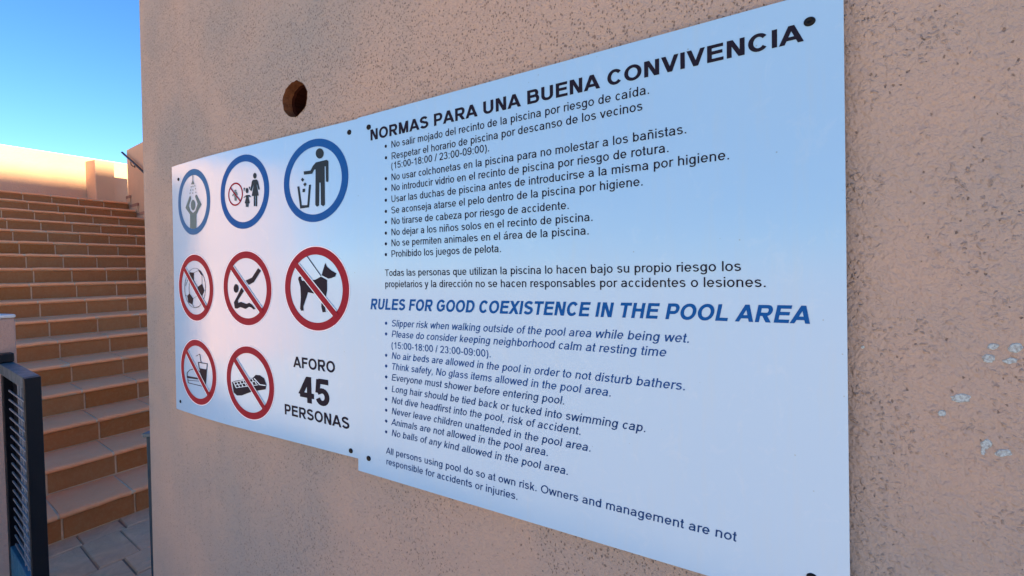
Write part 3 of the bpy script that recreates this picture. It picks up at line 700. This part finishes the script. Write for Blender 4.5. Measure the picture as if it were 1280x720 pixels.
# clay sleeve in the hole
V, F = [], []
n = len(rimp)
cy, cz = HY, HZ + H
for d_, s_ in ((-0.0012, 1.0), (0.006, 0.975), (0.020, 0.94), (0.024, 0.84), (0.085, 0.78), (0.15, 0.76)):
    for p in rimp:
        V.append(Vector((p.x + d_, cy + (p.y - cy) * s_, cz + (p.z - cz) * s_)))
nr = 6
mi = []
for r in range(nr - 1):
    for k in range(n):
        F.append((r * n + k, r * n + (k + 1) % n, (r + 1) * n + (k + 1) % n, (r + 1) * n + k)); mi.append(0 if r < 2 else 1)
F.append(tuple(range((nr - 1) * n, nr * n))); mi.append(1)
mesh_obj("hole_sleeve", V, F, [M['clay'], M['dark']], bld, mi=mi)

# paint chips that bare pale plaster
chips = [(-0.0592, -0.0838, 0.0042, 0.0032), (-0.0758, -0.0840, 0.0055, 0.0050), (-0.0557, -0.0960, 0.0048, 0.0045), (-0.0722, -0.0972, 0.0055, 0.0030),
         (-0.0338, -0.1388, 0.0085, 0.0048), (-0.0186, -0.1563, 0.0036, 0.0038), (-0.0544, -0.1832, 0.0045, 0.0048), (-0.0672, -0.1900, 0.0062, 0.0042), (-0.0520, -0.1905, 0.0020, 0.0042), (0.052, -0.0915, 0.0018, 0.0018)]
rg = random.Random(11)
for cy_, cz_, ra, rb in chips:
    nseg = 18
    ring = []
    for k in range(nseg):
        a = 2 * math.pi * k / nseg
        w = 1 + 0.28 * noise.noise(Vector((math.cos(a) * 1.6 + cy_ * 90, math.sin(a) * 1.6 + cz_ * 70, 0.3))) + rg.uniform(-0.07, 0.07)
        ring.append((cy_ + ra * w * math.cos(a), cz_ + rb * w * math.sin(a) - 0.15 * ra * math.cos(a)))
    V = [sp(y, z, -GAP + 0.0002) for y, z in ring] + [sp(cy_ + (y - cy_) * 0.8, cz_ + (z - cz_) * 0.8, -GAP + 0.0012) for y, z in ring] + [sp(cy_, cz_, -GAP + 0.0009)]
    F = [(k, (k + 1) % nseg, nseg + (k + 1) % nseg, nseg + k) for k in range(nseg)] + [(nseg + k, nseg + (k + 1) % nseg, 2 * nseg) for k in range(nseg)]
    fix(mesh_obj("paint_chip", V, F, M['chip'], bld))

# unseen block added behind the camera, only to keep the yard in shade
WP = -15.0
v, f = ebox(-2.4, 14.0, WP - 9, WP, -0.03, 1.73 + H + (11.0 - WP) * math.tan(SUN_EL) / NN.dot(-sun_from))
fix(mesh_obj("shade_block", v, f, M['wall_far'], bld))
# ================================================================ LETTERING
# A drawn sans-serif: every glyph is a set of bars (v, h), slanted strokes (d) and bent ribbons (c), in em units.
ADV = dict(zip(" !\"#$%&'()*+,-./0123456789:;<=>?@ABCDEFGHIJKLMNOPQRSTUVWXYZ[\\]^_`abcdefghijklmnopqrstuvwxyz",
    [278,278,355,556,556,889,667,191,333,333,389,584,278,333,278,278] + [556]*10 + [278,278,584,584,584,556,1015,667,667,722,722,667,611,778,722,278,500,667,556,833,722,778,667,778,722,667,611,722,667,944,667,667,611,278,278,278,469,556,333,556,556,500,556,556,278,556,556,222,222,500,222,833,556,556,556,556,333,500,278,556,500,722,500,500,500]))
ADV.update({'í': 278, 'ñ': 556, 'á': 556, 'ó': 556})
BOLD = dict(ADV)
BOLD.update(dict(zip("ABCDEFGHIJKLMNOPQRSTUVWXYZ", [722,722,722,722,667,611,778,722,278,556,722,611,833,722,778,667,778,722,667,611,722,667,944,667,667,611])))
CAPH, XH, DESC = 0.716, 0.519, -0.21

def glyph(ch, adv, w, t):
    """list of polygons (convex-ish strips) for one glyph"""
    out = []
    def v(x, y0, y1, ww=None):
        ww = (ww or w) / 2; out.append([(x - ww, y0), (x + ww, y0), (x + ww, y1), (x - ww, y1)])
    def h(y, x0, x1, tt=None):
        tt = (tt or t) / 2; out.append([(x0, y - tt), (x1, y - tt), (x1, y + tt), (x0, y + tt)])
    def d(x0, y0, x1, y1, k=1.0):
        L = math.hypot(x1 - x0, y1 - y0); hw = min(0.5 * w * k * L / abs(y1 - y0), 0.11)
        out.append([(x0 - hw, y0), (x0 + hw, y0), (x1 + hw, y1), (x1 - hw, y1)])
    def c(pts, closed=False):
        n = len(pts); L_, R_ = [], []
        for i in range(n):
            if closed: a, b = pts[(i - 1) % n], pts[(i + 1) % n]
            else: a, b = pts[max(i - 1, 0)], pts[min(i + 1, n - 1)]
            dx, dy = b[0] - a[0], b[1] - a[1]; q = math.hypot(dx, dy) or 1
            nx, ny = -dy / q, dx / q
            hw = 0.5 * (w * abs(nx) ** 1.5 + t * abs(ny) ** 1.5) / (abs(nx) ** 1.5 + abs(ny) ** 1.5)
            L_.append((pts[i][0] + nx * hw, pts[i][1] + ny * hw)); R_.append((pts[i][0] - nx * hw, pts[i][1] - ny * hw))
        out.append(('strip', L_, R_, closed))
    def arc(cx, cy, rx, ry, a0, a1, n=12, e=1.03):
        r = []
        for i in range(n + 1):
            a = math.radians(a0 + (a1 - a0) * i / n); ca, sa = math.cos(a), math.sin(a)
            s = (abs(ca) ** (2 * e) + abs(sa) ** (2 * e)) ** (-1 / (2 * e))
            r.append((cx + rx * ca * s, cy + ry * sa * s))
        return r
    C, X = CAPH, XH
    side = 0.075; rs = 0.042
    if w > 0.12: side, rs = 0.068, 0.036
    l, r = side + w / 2, adv - side - w / 2
    ol, orr = rs + w / 2, adv - rs - w / 2
    acc = None
    if ch in 'íáóñ':
        acc = ch; ch = {'í': 'i', 'á': 'a', 'ó': 'o', 'ñ': 'n'}[ch]
        if acc == 'ñ':
            c([(adv*.27, .62), (adv*.33, .665), (adv*.42, .665), (adv*.58, .625), (adv*.67, .625), (adv*.73, .67)])
        else: d(adv * .46, .60, adv * .46 + .09, .73, 0.85)
    if ch == ' ': pass
    elif ch == '.': v(adv / 2, 0, .10, max(w, .10))
    elif ch == ',': v(adv / 2, 0, .10, max(w, .10)); d(adv / 2 - .02, -.13, adv / 2 + .022, 0.0, .55)
    elif ch == ':': v(adv / 2, 0, .10, max(w, .10)); v(adv / 2, X - .10, X, max(w, .10))
    elif ch == '-': h(.255, .035, adv - .035)
    elif ch == '/': d(.035, -.01, adv - .035, C + .01, .8)
    elif ch == '(': c(arc(adv * 1.15, .25, adv * .85, .49, 125, 235, 12, 1.0))
    elif ch == ')': c(arc(-adv * .15, .25, adv * .85, .49, 55, -55, 12, 1.0))
    elif ch == '\u2022': out.append([(adv / 2 + .17 * math.cos(k * math.pi / 6), .30 + .17 * math.sin(k * math.pi / 6)) for k in range(12)])
    elif ch == '0': c(arc(adv / 2, C / 2, adv / 2 - rs - w / 2, C / 2 - t / 2, 0, 360, 24)[:-1], True)
    elif ch == '1': v(adv * .60, 0, C); c([(adv * .60, C - .04), (adv * .48, C - .14), (adv * .24, C - .215)])
    elif ch == '2': c(arc(adv * .49, C - .205, adv * .5 - rs - w / 2, .205 - t / 2, 172, -28, 12) + [(adv * .60, .28), (adv * .25, .10), (adv*.17, t / 2)]); h(t / 2, .04, adv - .045)
    elif ch == '3':
        c(arc(adv * .47, C - .19, adv * .5 - rs - w / 2 - .03, .19 - t / 2, 160, -80, 12)); c(arc(adv * .48, .21, adv * .5 - rs - w / 2 - .005, .21 - t / 2, 88, -165, 14))
    elif ch == '5':
        h(C - t / 2, adv * .27, adv - .075); d(adv * .19, .33, adv * .27, C - .02, 0.9); c([(adv * .19, .345)] + arc(adv * .48, .235, adv * .5 - rs - w / 2, .235 - t / 2, 118, -162, 14))
    elif ch == '4':
        v(adv * .665, 0, C); h(.205, .03, adv - .02); d(adv * .11, .215, adv * .64, C - .01, .95)
    elif ch == '8':
        c(arc(adv / 2, C - .18, adv * .5 - rs - w / 2 - .025, .18 - t / 2, 0, 360, 20)[:-1], True); c(arc(adv / 2, .205, adv * .5 - rs - w / 2, .205 - t / 2, 0, 360, 20)[:-1], True)
    elif ch == '9':
        c(arc(adv * .49, C - .235, adv * .5 - rs - w / 2 - .01, .235 - t / 2, 0, 360, 20)[:-1], True); c([(adv - rs - w / 2 - .012, C - .20), (adv - rs - w / 2 - .005, .38)] + arc(adv * .46, .30, adv * .54 - rs - w / 2, .30 - t / 2, 0, -155, 12))
    elif ch in 'NHMUTIFELDPRBKVAXYWZ':
        if ch == 'N': v(l, 0, C); v(r, 0, C); d(r - w*.18, 0, l + w*.18, C, .95)
        if ch == 'H': v(l, 0, C); v(r, 0, C); h(C * .53, l, r)
        if ch == 'M': v(l, 0, C); v(r, 0, C); d(adv / 2, 0, l + w*.15, C, .95); d(adv / 2, 0, r - w*.15, C, .95)
        if ch == 'U': c([(l, C)] + [(l, .3)] + arc(adv / 2, .255, (r - l) / 2, .255 - t / 2, 180, 360, 14) + [(r, .3), (r, C)])
        if ch == 'T': h(C - t / 2, .02, adv - .02); v(adv / 2, 0, C)
        if ch == 'I': v(adv / 2, 0, C)
        if ch == 'E': v(l, 0, C); h(C - t / 2, l, adv - .05); h(C * .53, l, adv - .075); h(t / 2, l, adv - .04)
        if ch == 'F': v(l, 0, C); h(C - t / 2, l, adv - .035); h(C * .51, l, adv - .085)
        if ch == 'L': v(l, 0, C); h(t / 2, l, adv - .035)
        if ch == 'D': v(l, 0, C); rr = orr; c([(l, C - t / 2), (l + .16, C - t / 2)] + arc(l + .19, C / 2, rr - l - .19, C / 2 - t / 2, 85, -85, 14) + [(l + .16, t / 2), (l, t / 2)])
        if ch in 'PRB':
            lo = C * .43 if ch == 'P' else C * .46
            if ch == 'B': lo = C * .52
            mid = (C - t / 2 + lo) / 2; ry = (C - t / 2 - lo) / 2; xe = orr - (.045 if ch == 'B' else (.02 if ch == 'R' else .0))
            v(l, 0, C); c([(l, C - t / 2), (xe - ry * .95, C - t / 2)] + arc(xe - ry * .85, mid, ry * .85, ry, 84, -84, 12) + [(xe - ry * .95, lo), (l, lo)])
            if ch == 'B':
                mid = (lo + t / 2) / 2; ry = (lo - t / 2) / 2; xe = orr
                c([(xe - ry, lo)] + arc(xe - ry * .85, mid, ry * .85, ry, 84, -84, 12) + [(xe - ry * .95, t / 2), (l, t / 2)])
            if ch == 'R': d(adv - .055 - w / 2, 0, adv * .50, lo, 1.0)
        if ch == 'V': d(adv / 2, 0, .01 + w / 2, C); d(adv / 2, 0, adv - .01 - w / 2, C)
        if ch == 'A': d(.0 + w / 2, 0, adv / 2, C); d(adv - w / 2, 0, adv / 2, C); h(C * .29, adv * .22, adv * .78)
        if ch == 'X': d(.01 + w / 2, 0, adv - .02 - w / 2, C); d(adv - .01 - w / 2, 0, .02 + w / 2, C)
    elif ch == 'O': c(arc(adv / 2, C / 2, adv / 2 - rs - w / 2, C / 2 + .008 - t / 2, 0, 360, 28, 1.02)[:-1], True)
    elif ch == 'C': c(arc(adv * .51, C / 2, adv / 2 - rs - w / 2, C / 2 + .008 - t / 2, 38, 322, 22, 1.0))
    elif ch == 'G': c(arc(adv * .50, C / 2, adv / 2 - rs - w / 2, C / 2 + .008 - t / 2, 40, 318, 22, 1.0) + [(adv - .065 - w / 2, .13), (adv - .065 - w / 2, .34)]); h(C * .49, adv * .52, adv - .065)
    elif ch == 'S':
        ru, rl = .190 - t * .05, .205; rx = adv / 2 - rs - w / 2
        yu = C + .008 - t / 2 - ru; yl = -.008 + t / 2 + rl
        ru = (C + .008 - t / 2 - C * .52) / 2; rl = (C * .52 + .008 - t / 2) / 2; yu = C + .008 - t / 2 - ru; yl = -.008 + t / 2 + rl
        up = arc(adv * .49, yu, rx * .93, ru, 22, 215, 11, 1.0); lo = arc(adv * .50, yl, rx, rl, 52, -158, 12, 1.0)
        c(up + [(adv * .38, C * .565)] + [(adv * .58, C * .485)] + lo)
    # ---------------- lower case
    elif ch == 'o': c(arc(adv / 2, X / 2, adv / 2 - rs + .005 - w / 2, X / 2 + .006 - t / 2, 0, 360, 22, 1.0)[:-1], True)
    elif ch in 'bp':
        v(l - .008, 0 if ch == 'b' else DESC, C if ch == 'b' else X); cx = (l + orr) / 2
        c(arc(cx, X / 2, (orr - l) / 2, X / 2 + .006 - t / 2, 0, 360, 22, 1.0)[:-1], True)
    elif ch in 'dqg':
        v(r + .008, DESC if ch == 'q' else (0.0 if ch == 'd' else -.04), C if ch == 'd' else X); cx = (r + ol) / 2
        c(arc(cx, X / 2, (r - ol) / 2, X / 2 + .006 - t / 2, 0, 360, 22, 1.0)[:-1], True)
        if ch == 'g': c([(r + .008, .0)] + arc(cx, -.035, r + .008 - cx, .175 - t / 2, 0, -158, 10))
    elif ch == 'c': c(arc(adv * .53, X / 2, adv / 2 - rs + .005 - w / 2, X / 2 + .006 - t / 2, 42, 318, 18, 1.0))
    elif ch == 'e':
        c(arc(adv / 2, X / 2, adv / 2 - rs - w / 2, X / 2 + .006 - t / 2, -2, 325, 20, 1.0)); h(X * .49, ol, orr + w * .45, t * .92)
    elif ch == 'a':
        c(arc(adv * .47, X - .155, adv * .5 - rs - w / 2 - .035, .155 + .006 - t / 2, 165, 10, 10) + [(r - .0, X - .19), (r - .005, .12), (r + .015, 0)])
        c([(r, X * .585), (adv * .50, X * .53)] + arc(adv * .36, .155, adv * .36 - rs - w / 2, .155 + .004 - t / 2, 92, 290, 11) + [(adv * .56, .05), (r - .01, .15)])
    elif ch in 'nhmr':
        v(l - .008, 0, C if ch == 'h' else X)
        if ch == 'm':
            x1 = adv / 2; x2 = adv - side - w / 2 + .008
            for a, b in ((l - .008, x1), (x1, x2)):
                c(arc((a + b) / 2, X - .16, (b - a) / 2, .16 + .006 - t / 2, 168, 0, 10) + [(b, 0)])
        elif ch == 'r': c(arc(l + .17, X - .20, .178, .20 + .004 - t / 2, 175, 72, 8))
        else: c(arc((l + r) / 2, X - .175, (r - l) / 2 + .008, .175 + .006 - t / 2, 168, 0, 12) + [(r + .008, 0)])
    elif ch == 'u': v(r + .008, 0, X); c([(l - .008, X), (l - .008, .19)] + arc((l + r) / 2, .175, (r - l) / 2 + .008, .175 + .006 - t / 2, 180, 348, 12))
    elif ch in 'ijl':
        x = adv / 2
        if ch == 'l': v(x, 0, C)
        else:
            if acc is None: v(x, C - .10, C)
            if ch == 'i': v(x, 0, X)
            else: c([(x, X), (x, -.08), (x - .02, -.145), (x - .06, -.17), (x - .11, -.165)])
    elif ch == 't': v(adv * .47, .10, C - .04); c([(adv * .47, .14), (adv * .48, .07), (adv * .60, .040), (adv * .93, .045)]); h(X - t / 2, .015, adv - .03)
    elif ch == 'f': v(adv * .48, 0, C - .13); c([(adv * .48, C - .15), (adv * .50, C - .07), (adv * .64, C - .035), (adv + .02, C - .042)]); h(X - t / 2, .01, adv - .03)
    elif ch == 's':
        rx = adv / 2 - rs + .003 - w / 2; ru = (X + .006 - t / 2 - X * .53) / 2; rl = (X * .53 + .006 - t / 2) / 2
        up = arc(adv * .49, X + .006 - t / 2 - ru, rx * .94, ru, 22, 215, 9, 1.0); lo = arc(adv * .50, rl - .006 + t / 2, rx, rl, 50, -158, 10, 1.0)
        c(up + [(adv * .40, X * .575), (adv * .58, X * .485)] + lo)
    elif ch == 'v': d(adv / 2, 0, .01 + w / 2, X); d(adv / 2, 0, adv - .01 - w / 2, X)
    elif ch == 'y': d(adv / 2, 0, .01 + w / 2, X); d(adv * .36, -.13, adv - .01 - w / 2, X, .97); c([(adv * .40, -.09), (adv * .34, -.155), (adv * .25, -.172), (adv * .10, -.165)])
    elif ch == 'w':
        a = adv; d(a * .27, 0, .005 + w / 2, X); d(a * .27, 0, a / 2, X); d(a * .73, 0, a / 2, X); d(a * .73, 0, a - .005 - w / 2, X)
    elif ch == 'k': v(l - .01, 0, C); d(adv - .03 - w / 2, 0, l + .11, X * .60, .95); d(l + .01, X * .30, adv - .05 - w / 2, X, .9)
    elif ch == 'z': h(X - t / 2, .03, adv - .035); h(t / 2, .02, adv - .025); d(.06 + w * .4, t * .6, adv - .07 - w * .4, X - t * .6)
    elif ch == 'x': d(.01 + w / 2, 0, adv - .02 - w / 2, X); d(adv - .01 - w / 2, 0, .02 + w / 2, X)
    return out

def lettering(name, text, y0, z0, em, emh, slope, mat, parent, bold=False, italic=0.0, lift=0.0004, width=None):
    """text on the sign plane; y0,z0 = baseline start (y falls along the line), em = width scale, emh = height scale"""
    adv = BOLD if bold else ADV
    w, t = (0.162, 0.140) if bold else (0.102, 0.088)
    if width: w, t = width
    V, F = [], []
    x = 0.0; k = 0
    def put(px, pz, hh):
        return sp(y0 - (px + italic * pz) * em, z0 + pz * emh + (px * em) * slope, hh)
    for ch in text:
        a = (556 if ch == '\u2022' else adv[ch]) / 1000.0
        for pg in glyph(ch, a, w, t):
            hh = lift + 0.00004 * (k % 5); k += 1
            if pg[0] == 'strip':
                _, L_, R_, cl = pg; n = len(L_); b = len(V)
                for p, q_ in zip(L_, R_):
                    V.append(put(x + p[0], p[1], hh)); V.append(put(x + q_[0], q_[1], hh))
                for i in range(n if cl else n - 1):
                    j = (i + 1) % n
                    F.append((b + 2 * i, b + 2 * j, b + 2 * j + 1, b + 2 * i + 1))
            else:
                b = len(V); V += [put(x + p[0], p[1], hh) for p in pg]; F.append(tuple(range(b, b + len(pg))))
        x += a
    return face_out(mesh_obj(name, V, F, mat, parent))

def face_out(o):
    """turn every print face towards the viewer side (-X)"""
    me = o.data
    fl = [p.index for p in me.polygons if p.normal.x > 0]
    if fl:
        import bmesh
        bm = bmesh.new(); bm.from_mesh(me); bm.faces.ensure_lookup_table()
        bmesh.ops.reverse_faces(bm, faces=[bm.faces[i] for i in fl])
        bm.to_mesh(me); bm.free()
    return o

# ================================================================ THE TWO SIGNS
def sheet(name, tl, tr, br_, bl, lift, parent, ny=30, thick=0.003, nz=2):
    V, F, mi = [], [], []
    for i in range(ny + 1):
        s = i / ny
        t_ = (tl[0] + (tr[0] - tl[0]) * s, tl[1] + (tr[1] - tl[1]) * s)
        b_ = (bl[0] + (br_[0] - bl[0]) * s, bl[1] + (br_[1] - bl[1]) * s)
        for hh in (lift, lift - thick):
            V += [sp(t_[0], t_[1], hh), sp(b_[0], b_[1], hh)]
    for i in range(ny):
        a, b = 4 * i, 4 * (i + 1)
        F += [(a, a + 1, b + 1, b), (a + 2, b + 2, b + 3, a + 3), (a, b, b + 2, a + 2), (a + 1, a + 3, b + 3, b + 1)]
        mi += [0, 1, 1, 1]
    F += [(0, 2, 3, 1), (4 * ny, 4 * ny + 1, 4 * ny + 3, 4 * ny + 2)]; mi += [1, 1]
    o = mesh_obj(name, V, F, [M['sheet'], M['edge']], parent, mi=mi)
    import bmesh
    return fix(o)

def screw(y, z, lift, r, parent):
    """low domed head with a recess, shank back to the wall"""
    V, F = [], []
    n = 18
    prof = [(0.0, 0.0016), (0.35, 0.0017), (0.42, 0.0024), (0.7, 0.0021), (0.95, 0.0010), (1.0, 0.0), (0.45, -0.0005), (0.45, -(GAP + 0.006))]
    for rr, hh in prof:
        for k in range(n):
            a = 2 * math.pi * k / n
            V.append(sp(y + 1.18 * r * rr * math.cos(a), z + r * rr * math.sin(a), lift + hh))
    for i in range(len(prof) - 1):
        for k in range(n):
            F.append((i * n + k, i * n + (k + 1) % n, (i + 1) * n + (k + 1) % n, (i + 1) * n + k))
    F.append(tuple(range(n)))
    return mesh_obj("screw", V, F, M['screw'], parent, smooth=True)

# ---- rules sign (right)
rs_ = empty("rules_sign", sp(0.48, -0.395, -0.008), "white pool rules board with black Spanish and blue English text, right of the pictograms", "sign")
sheet("sheet", (0.8894, 0.3055), (0.0688, 0.3065), (0.0624, -0.3955), (0.9155, -0.3952), 0.0, rs_)
for y, z in ((0.857, 0.2824), (0.1016, 0.2756), (0.8822, -0.3646), (0.1006, -0.3606)):
    screw(y, z, 0.0002, 0.0052, rs_)
lettering("heading", "NORMAS PARA UNA BUENA CONVIVENCIA", 0.8548, 0.2559, 0.03549, 0.0291, -0.0008, M['black'], rs_, bold=True)
lettering("heading", "RULES FOR GOOD COEXISTENCE IN THE POOL AREA", 0.8672, -0.0682, 0.02905, 0.0292, 0.0030, M['blue'], rs_, bold=True, italic=0.21)
for i, (s, y, z, em, sl) in enumerate(LINES):
    if i in (2, 15): z -= 0.0012
    body = i < 13
    ital = 0.0 if body or s[0] == '(' or i >= 24 else 0.20
    if i >= 24: ital = 0.08
    mt = M['black'] if body else M['navy'] if i < 18 else M['navy2']
    lettering("text_line", s, y + 0.0010, z, em, 0.0176, sl, mt, rs_, italic=ital)
    if s[0] != '(' and i not in (11, 12, 24, 25):
        lettering("bullet", "\u2022", y + 0.0205, z, em, 0.0176, 0, mt, rs_)

# ---- pictogram sign (left)
ps = empty("pictogram_sign", sp(1.32, -0.375, -0.008), "white board with eight round pool pictograms and AFORO 45 PERSONAS, left of the rules board", "sign")
PL = -0.0034
sheet("sheet", (1.7420, 0.3190), (0.8860, 0.3052), (0.9110, -0.3724), (1.7740, -0.3860), PL, ps)
for y, z, r0 in ((1.6935, 0.2775, 0.0046), (0.9199, 0.2834, 0.0052), (1.738, -0.3598, 0.0046), (0.9417, -0.3607, 0.0052)):
    screw(y, z, PL + 0.0002, r0, ps)
lettering("capacity_text", "AFORO", 1.1375, -0.2048, 0.0422, 0.0338, 0.062 * 0 + 0.0, M['black'], ps, bold=True, lift=PL + 0.0004, width=(0.150, 0.135))
lettering("capacity_number", "45", 1.118, -0.2800, 0.103, 0.081, 0.0, M['black'], ps, bold=True, lift=PL + 0.0004, width=(0.165, 0.14))
lettering("capacity_text", "PERSONAS", 1.1795, -0.3172, 0.0422, 0.0338, 0.0, M['black'], ps, bold=True, lift=PL + 0.0004, width=(0.150, 0.135))

def annulus(name, cy, cz, a, b, ri, mat, lift, parent, ro=1.0, n=72):
    V, F = [], []
    for rr in (ri, (ri + ro) / 2, ro):
        for k in range(n):
            t = 2 * math.pi * k / n
            V.append(sp(cy + a * rr * math.cos(t), cz + b * rr * math.sin(t), lift))
    for i in range(2):
        for k in range(n):
            F.append((i * n + k, i * n + (k + 1) % n, (i + 1) * n + (k + 1) % n, (i + 1) * n + k))
    return face_out(mesh_obj(name, V, F, mat, parent))

def slash(cy, cz, a, b, lift, mat, parent, hw=0.072, rr=0.90, n=14, name="slash"):
    V, F = [], []
    q = math.sqrt(0.5)
    for i in range(n + 1):
        s = -rr + 2 * rr * i / n
        for w_ in (-hw, hw):
            x, z = (s * q + w_ * q), (-s * q + w_ * q)
            V.append(sp(cy - a * x, cz + b * z, lift))
    for i in range(n): F.append((2 * i, 2 * i + 1, 2 * i + 3, 2 * i + 2))
    return face_out(mesh_obj(name, V, F, mat, parent))

RINGS = {  # centre y, z, half width, half height
 'shower': (1.5985, 0.2049, 0.1035, 0.0888, 'blue_glare'), 'family': (1.3255, 0.2048, 0.1124, 0.0890, 'blue'), 'litter': (1.0399, 0.2005, 0.1137, 0.0872, 'blue'),
 'ball': (1.6060, -0.0281, 0.1118, 0.0905, 'red'), 'diver': (1.3270, -0.0288, 0.1107, 0.0900, 'red'), 'dog': (1.0470, -0.0289, 0.1139, 0.0897, 'red'),
 'food': (1.6090, -0.2609, 0.1150, 0.0894, 'red'), 'phone': (1.3275, -0.2603, 0.1095, 0.0893, 'red')}
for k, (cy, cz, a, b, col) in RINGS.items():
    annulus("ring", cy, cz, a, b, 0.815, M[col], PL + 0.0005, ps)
    if col == 'red':
        annulus("ring_outline", cy, cz, a, b, 1.001, M['pink'], PL + 0.0004, ps, ro=1.022)
        slash(cy, cz, a, b, PL + 0.0018, M['red'], ps)
        slash(cy, cz, a, b, PL + 0.0014, M['white'], ps, hw=0.096, rr=0.80, name="slash_outline")
annulus("small_ring", 1.3636, 0.2029, 0.0350, 0.0286, 0.86, M['red'], PL + 0.0005, ps, n=40)
slash(1.3636, 0.2029, 0.0350, 0.0286, PL + 0.0014, M['red'], ps, hw=0.06, rr=0.93, n=4, name="small_slash")
for k, (mt, polys) in PICTOS.items():
    V, F = [], []
    lift = PL + (0.0012 if mt == 'white' else 0.0007)
    for j, pg in enumerate(polys):
        b = len(V)
        if k == 'ball_figure' or len(pg) > 0:
            V += [sp(y / 1e4, z / 1e4, lift + 0.00003 * (j % 4)) for y, z in pg]
        F.append(tuple(range(b, b + len(pg))))
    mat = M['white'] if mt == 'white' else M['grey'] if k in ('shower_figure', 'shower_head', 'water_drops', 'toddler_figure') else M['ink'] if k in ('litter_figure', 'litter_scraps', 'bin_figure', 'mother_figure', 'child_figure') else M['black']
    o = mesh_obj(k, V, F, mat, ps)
    import bmesh
    bm = bmesh.new(); bm.from_mesh(o.data)
    bmesh.ops.triangulate(bm, faces=bm.faces, ngon_method='EAR_CLIP')
    bm.to_mesh(o.data); bm.free()
    face_out(o)
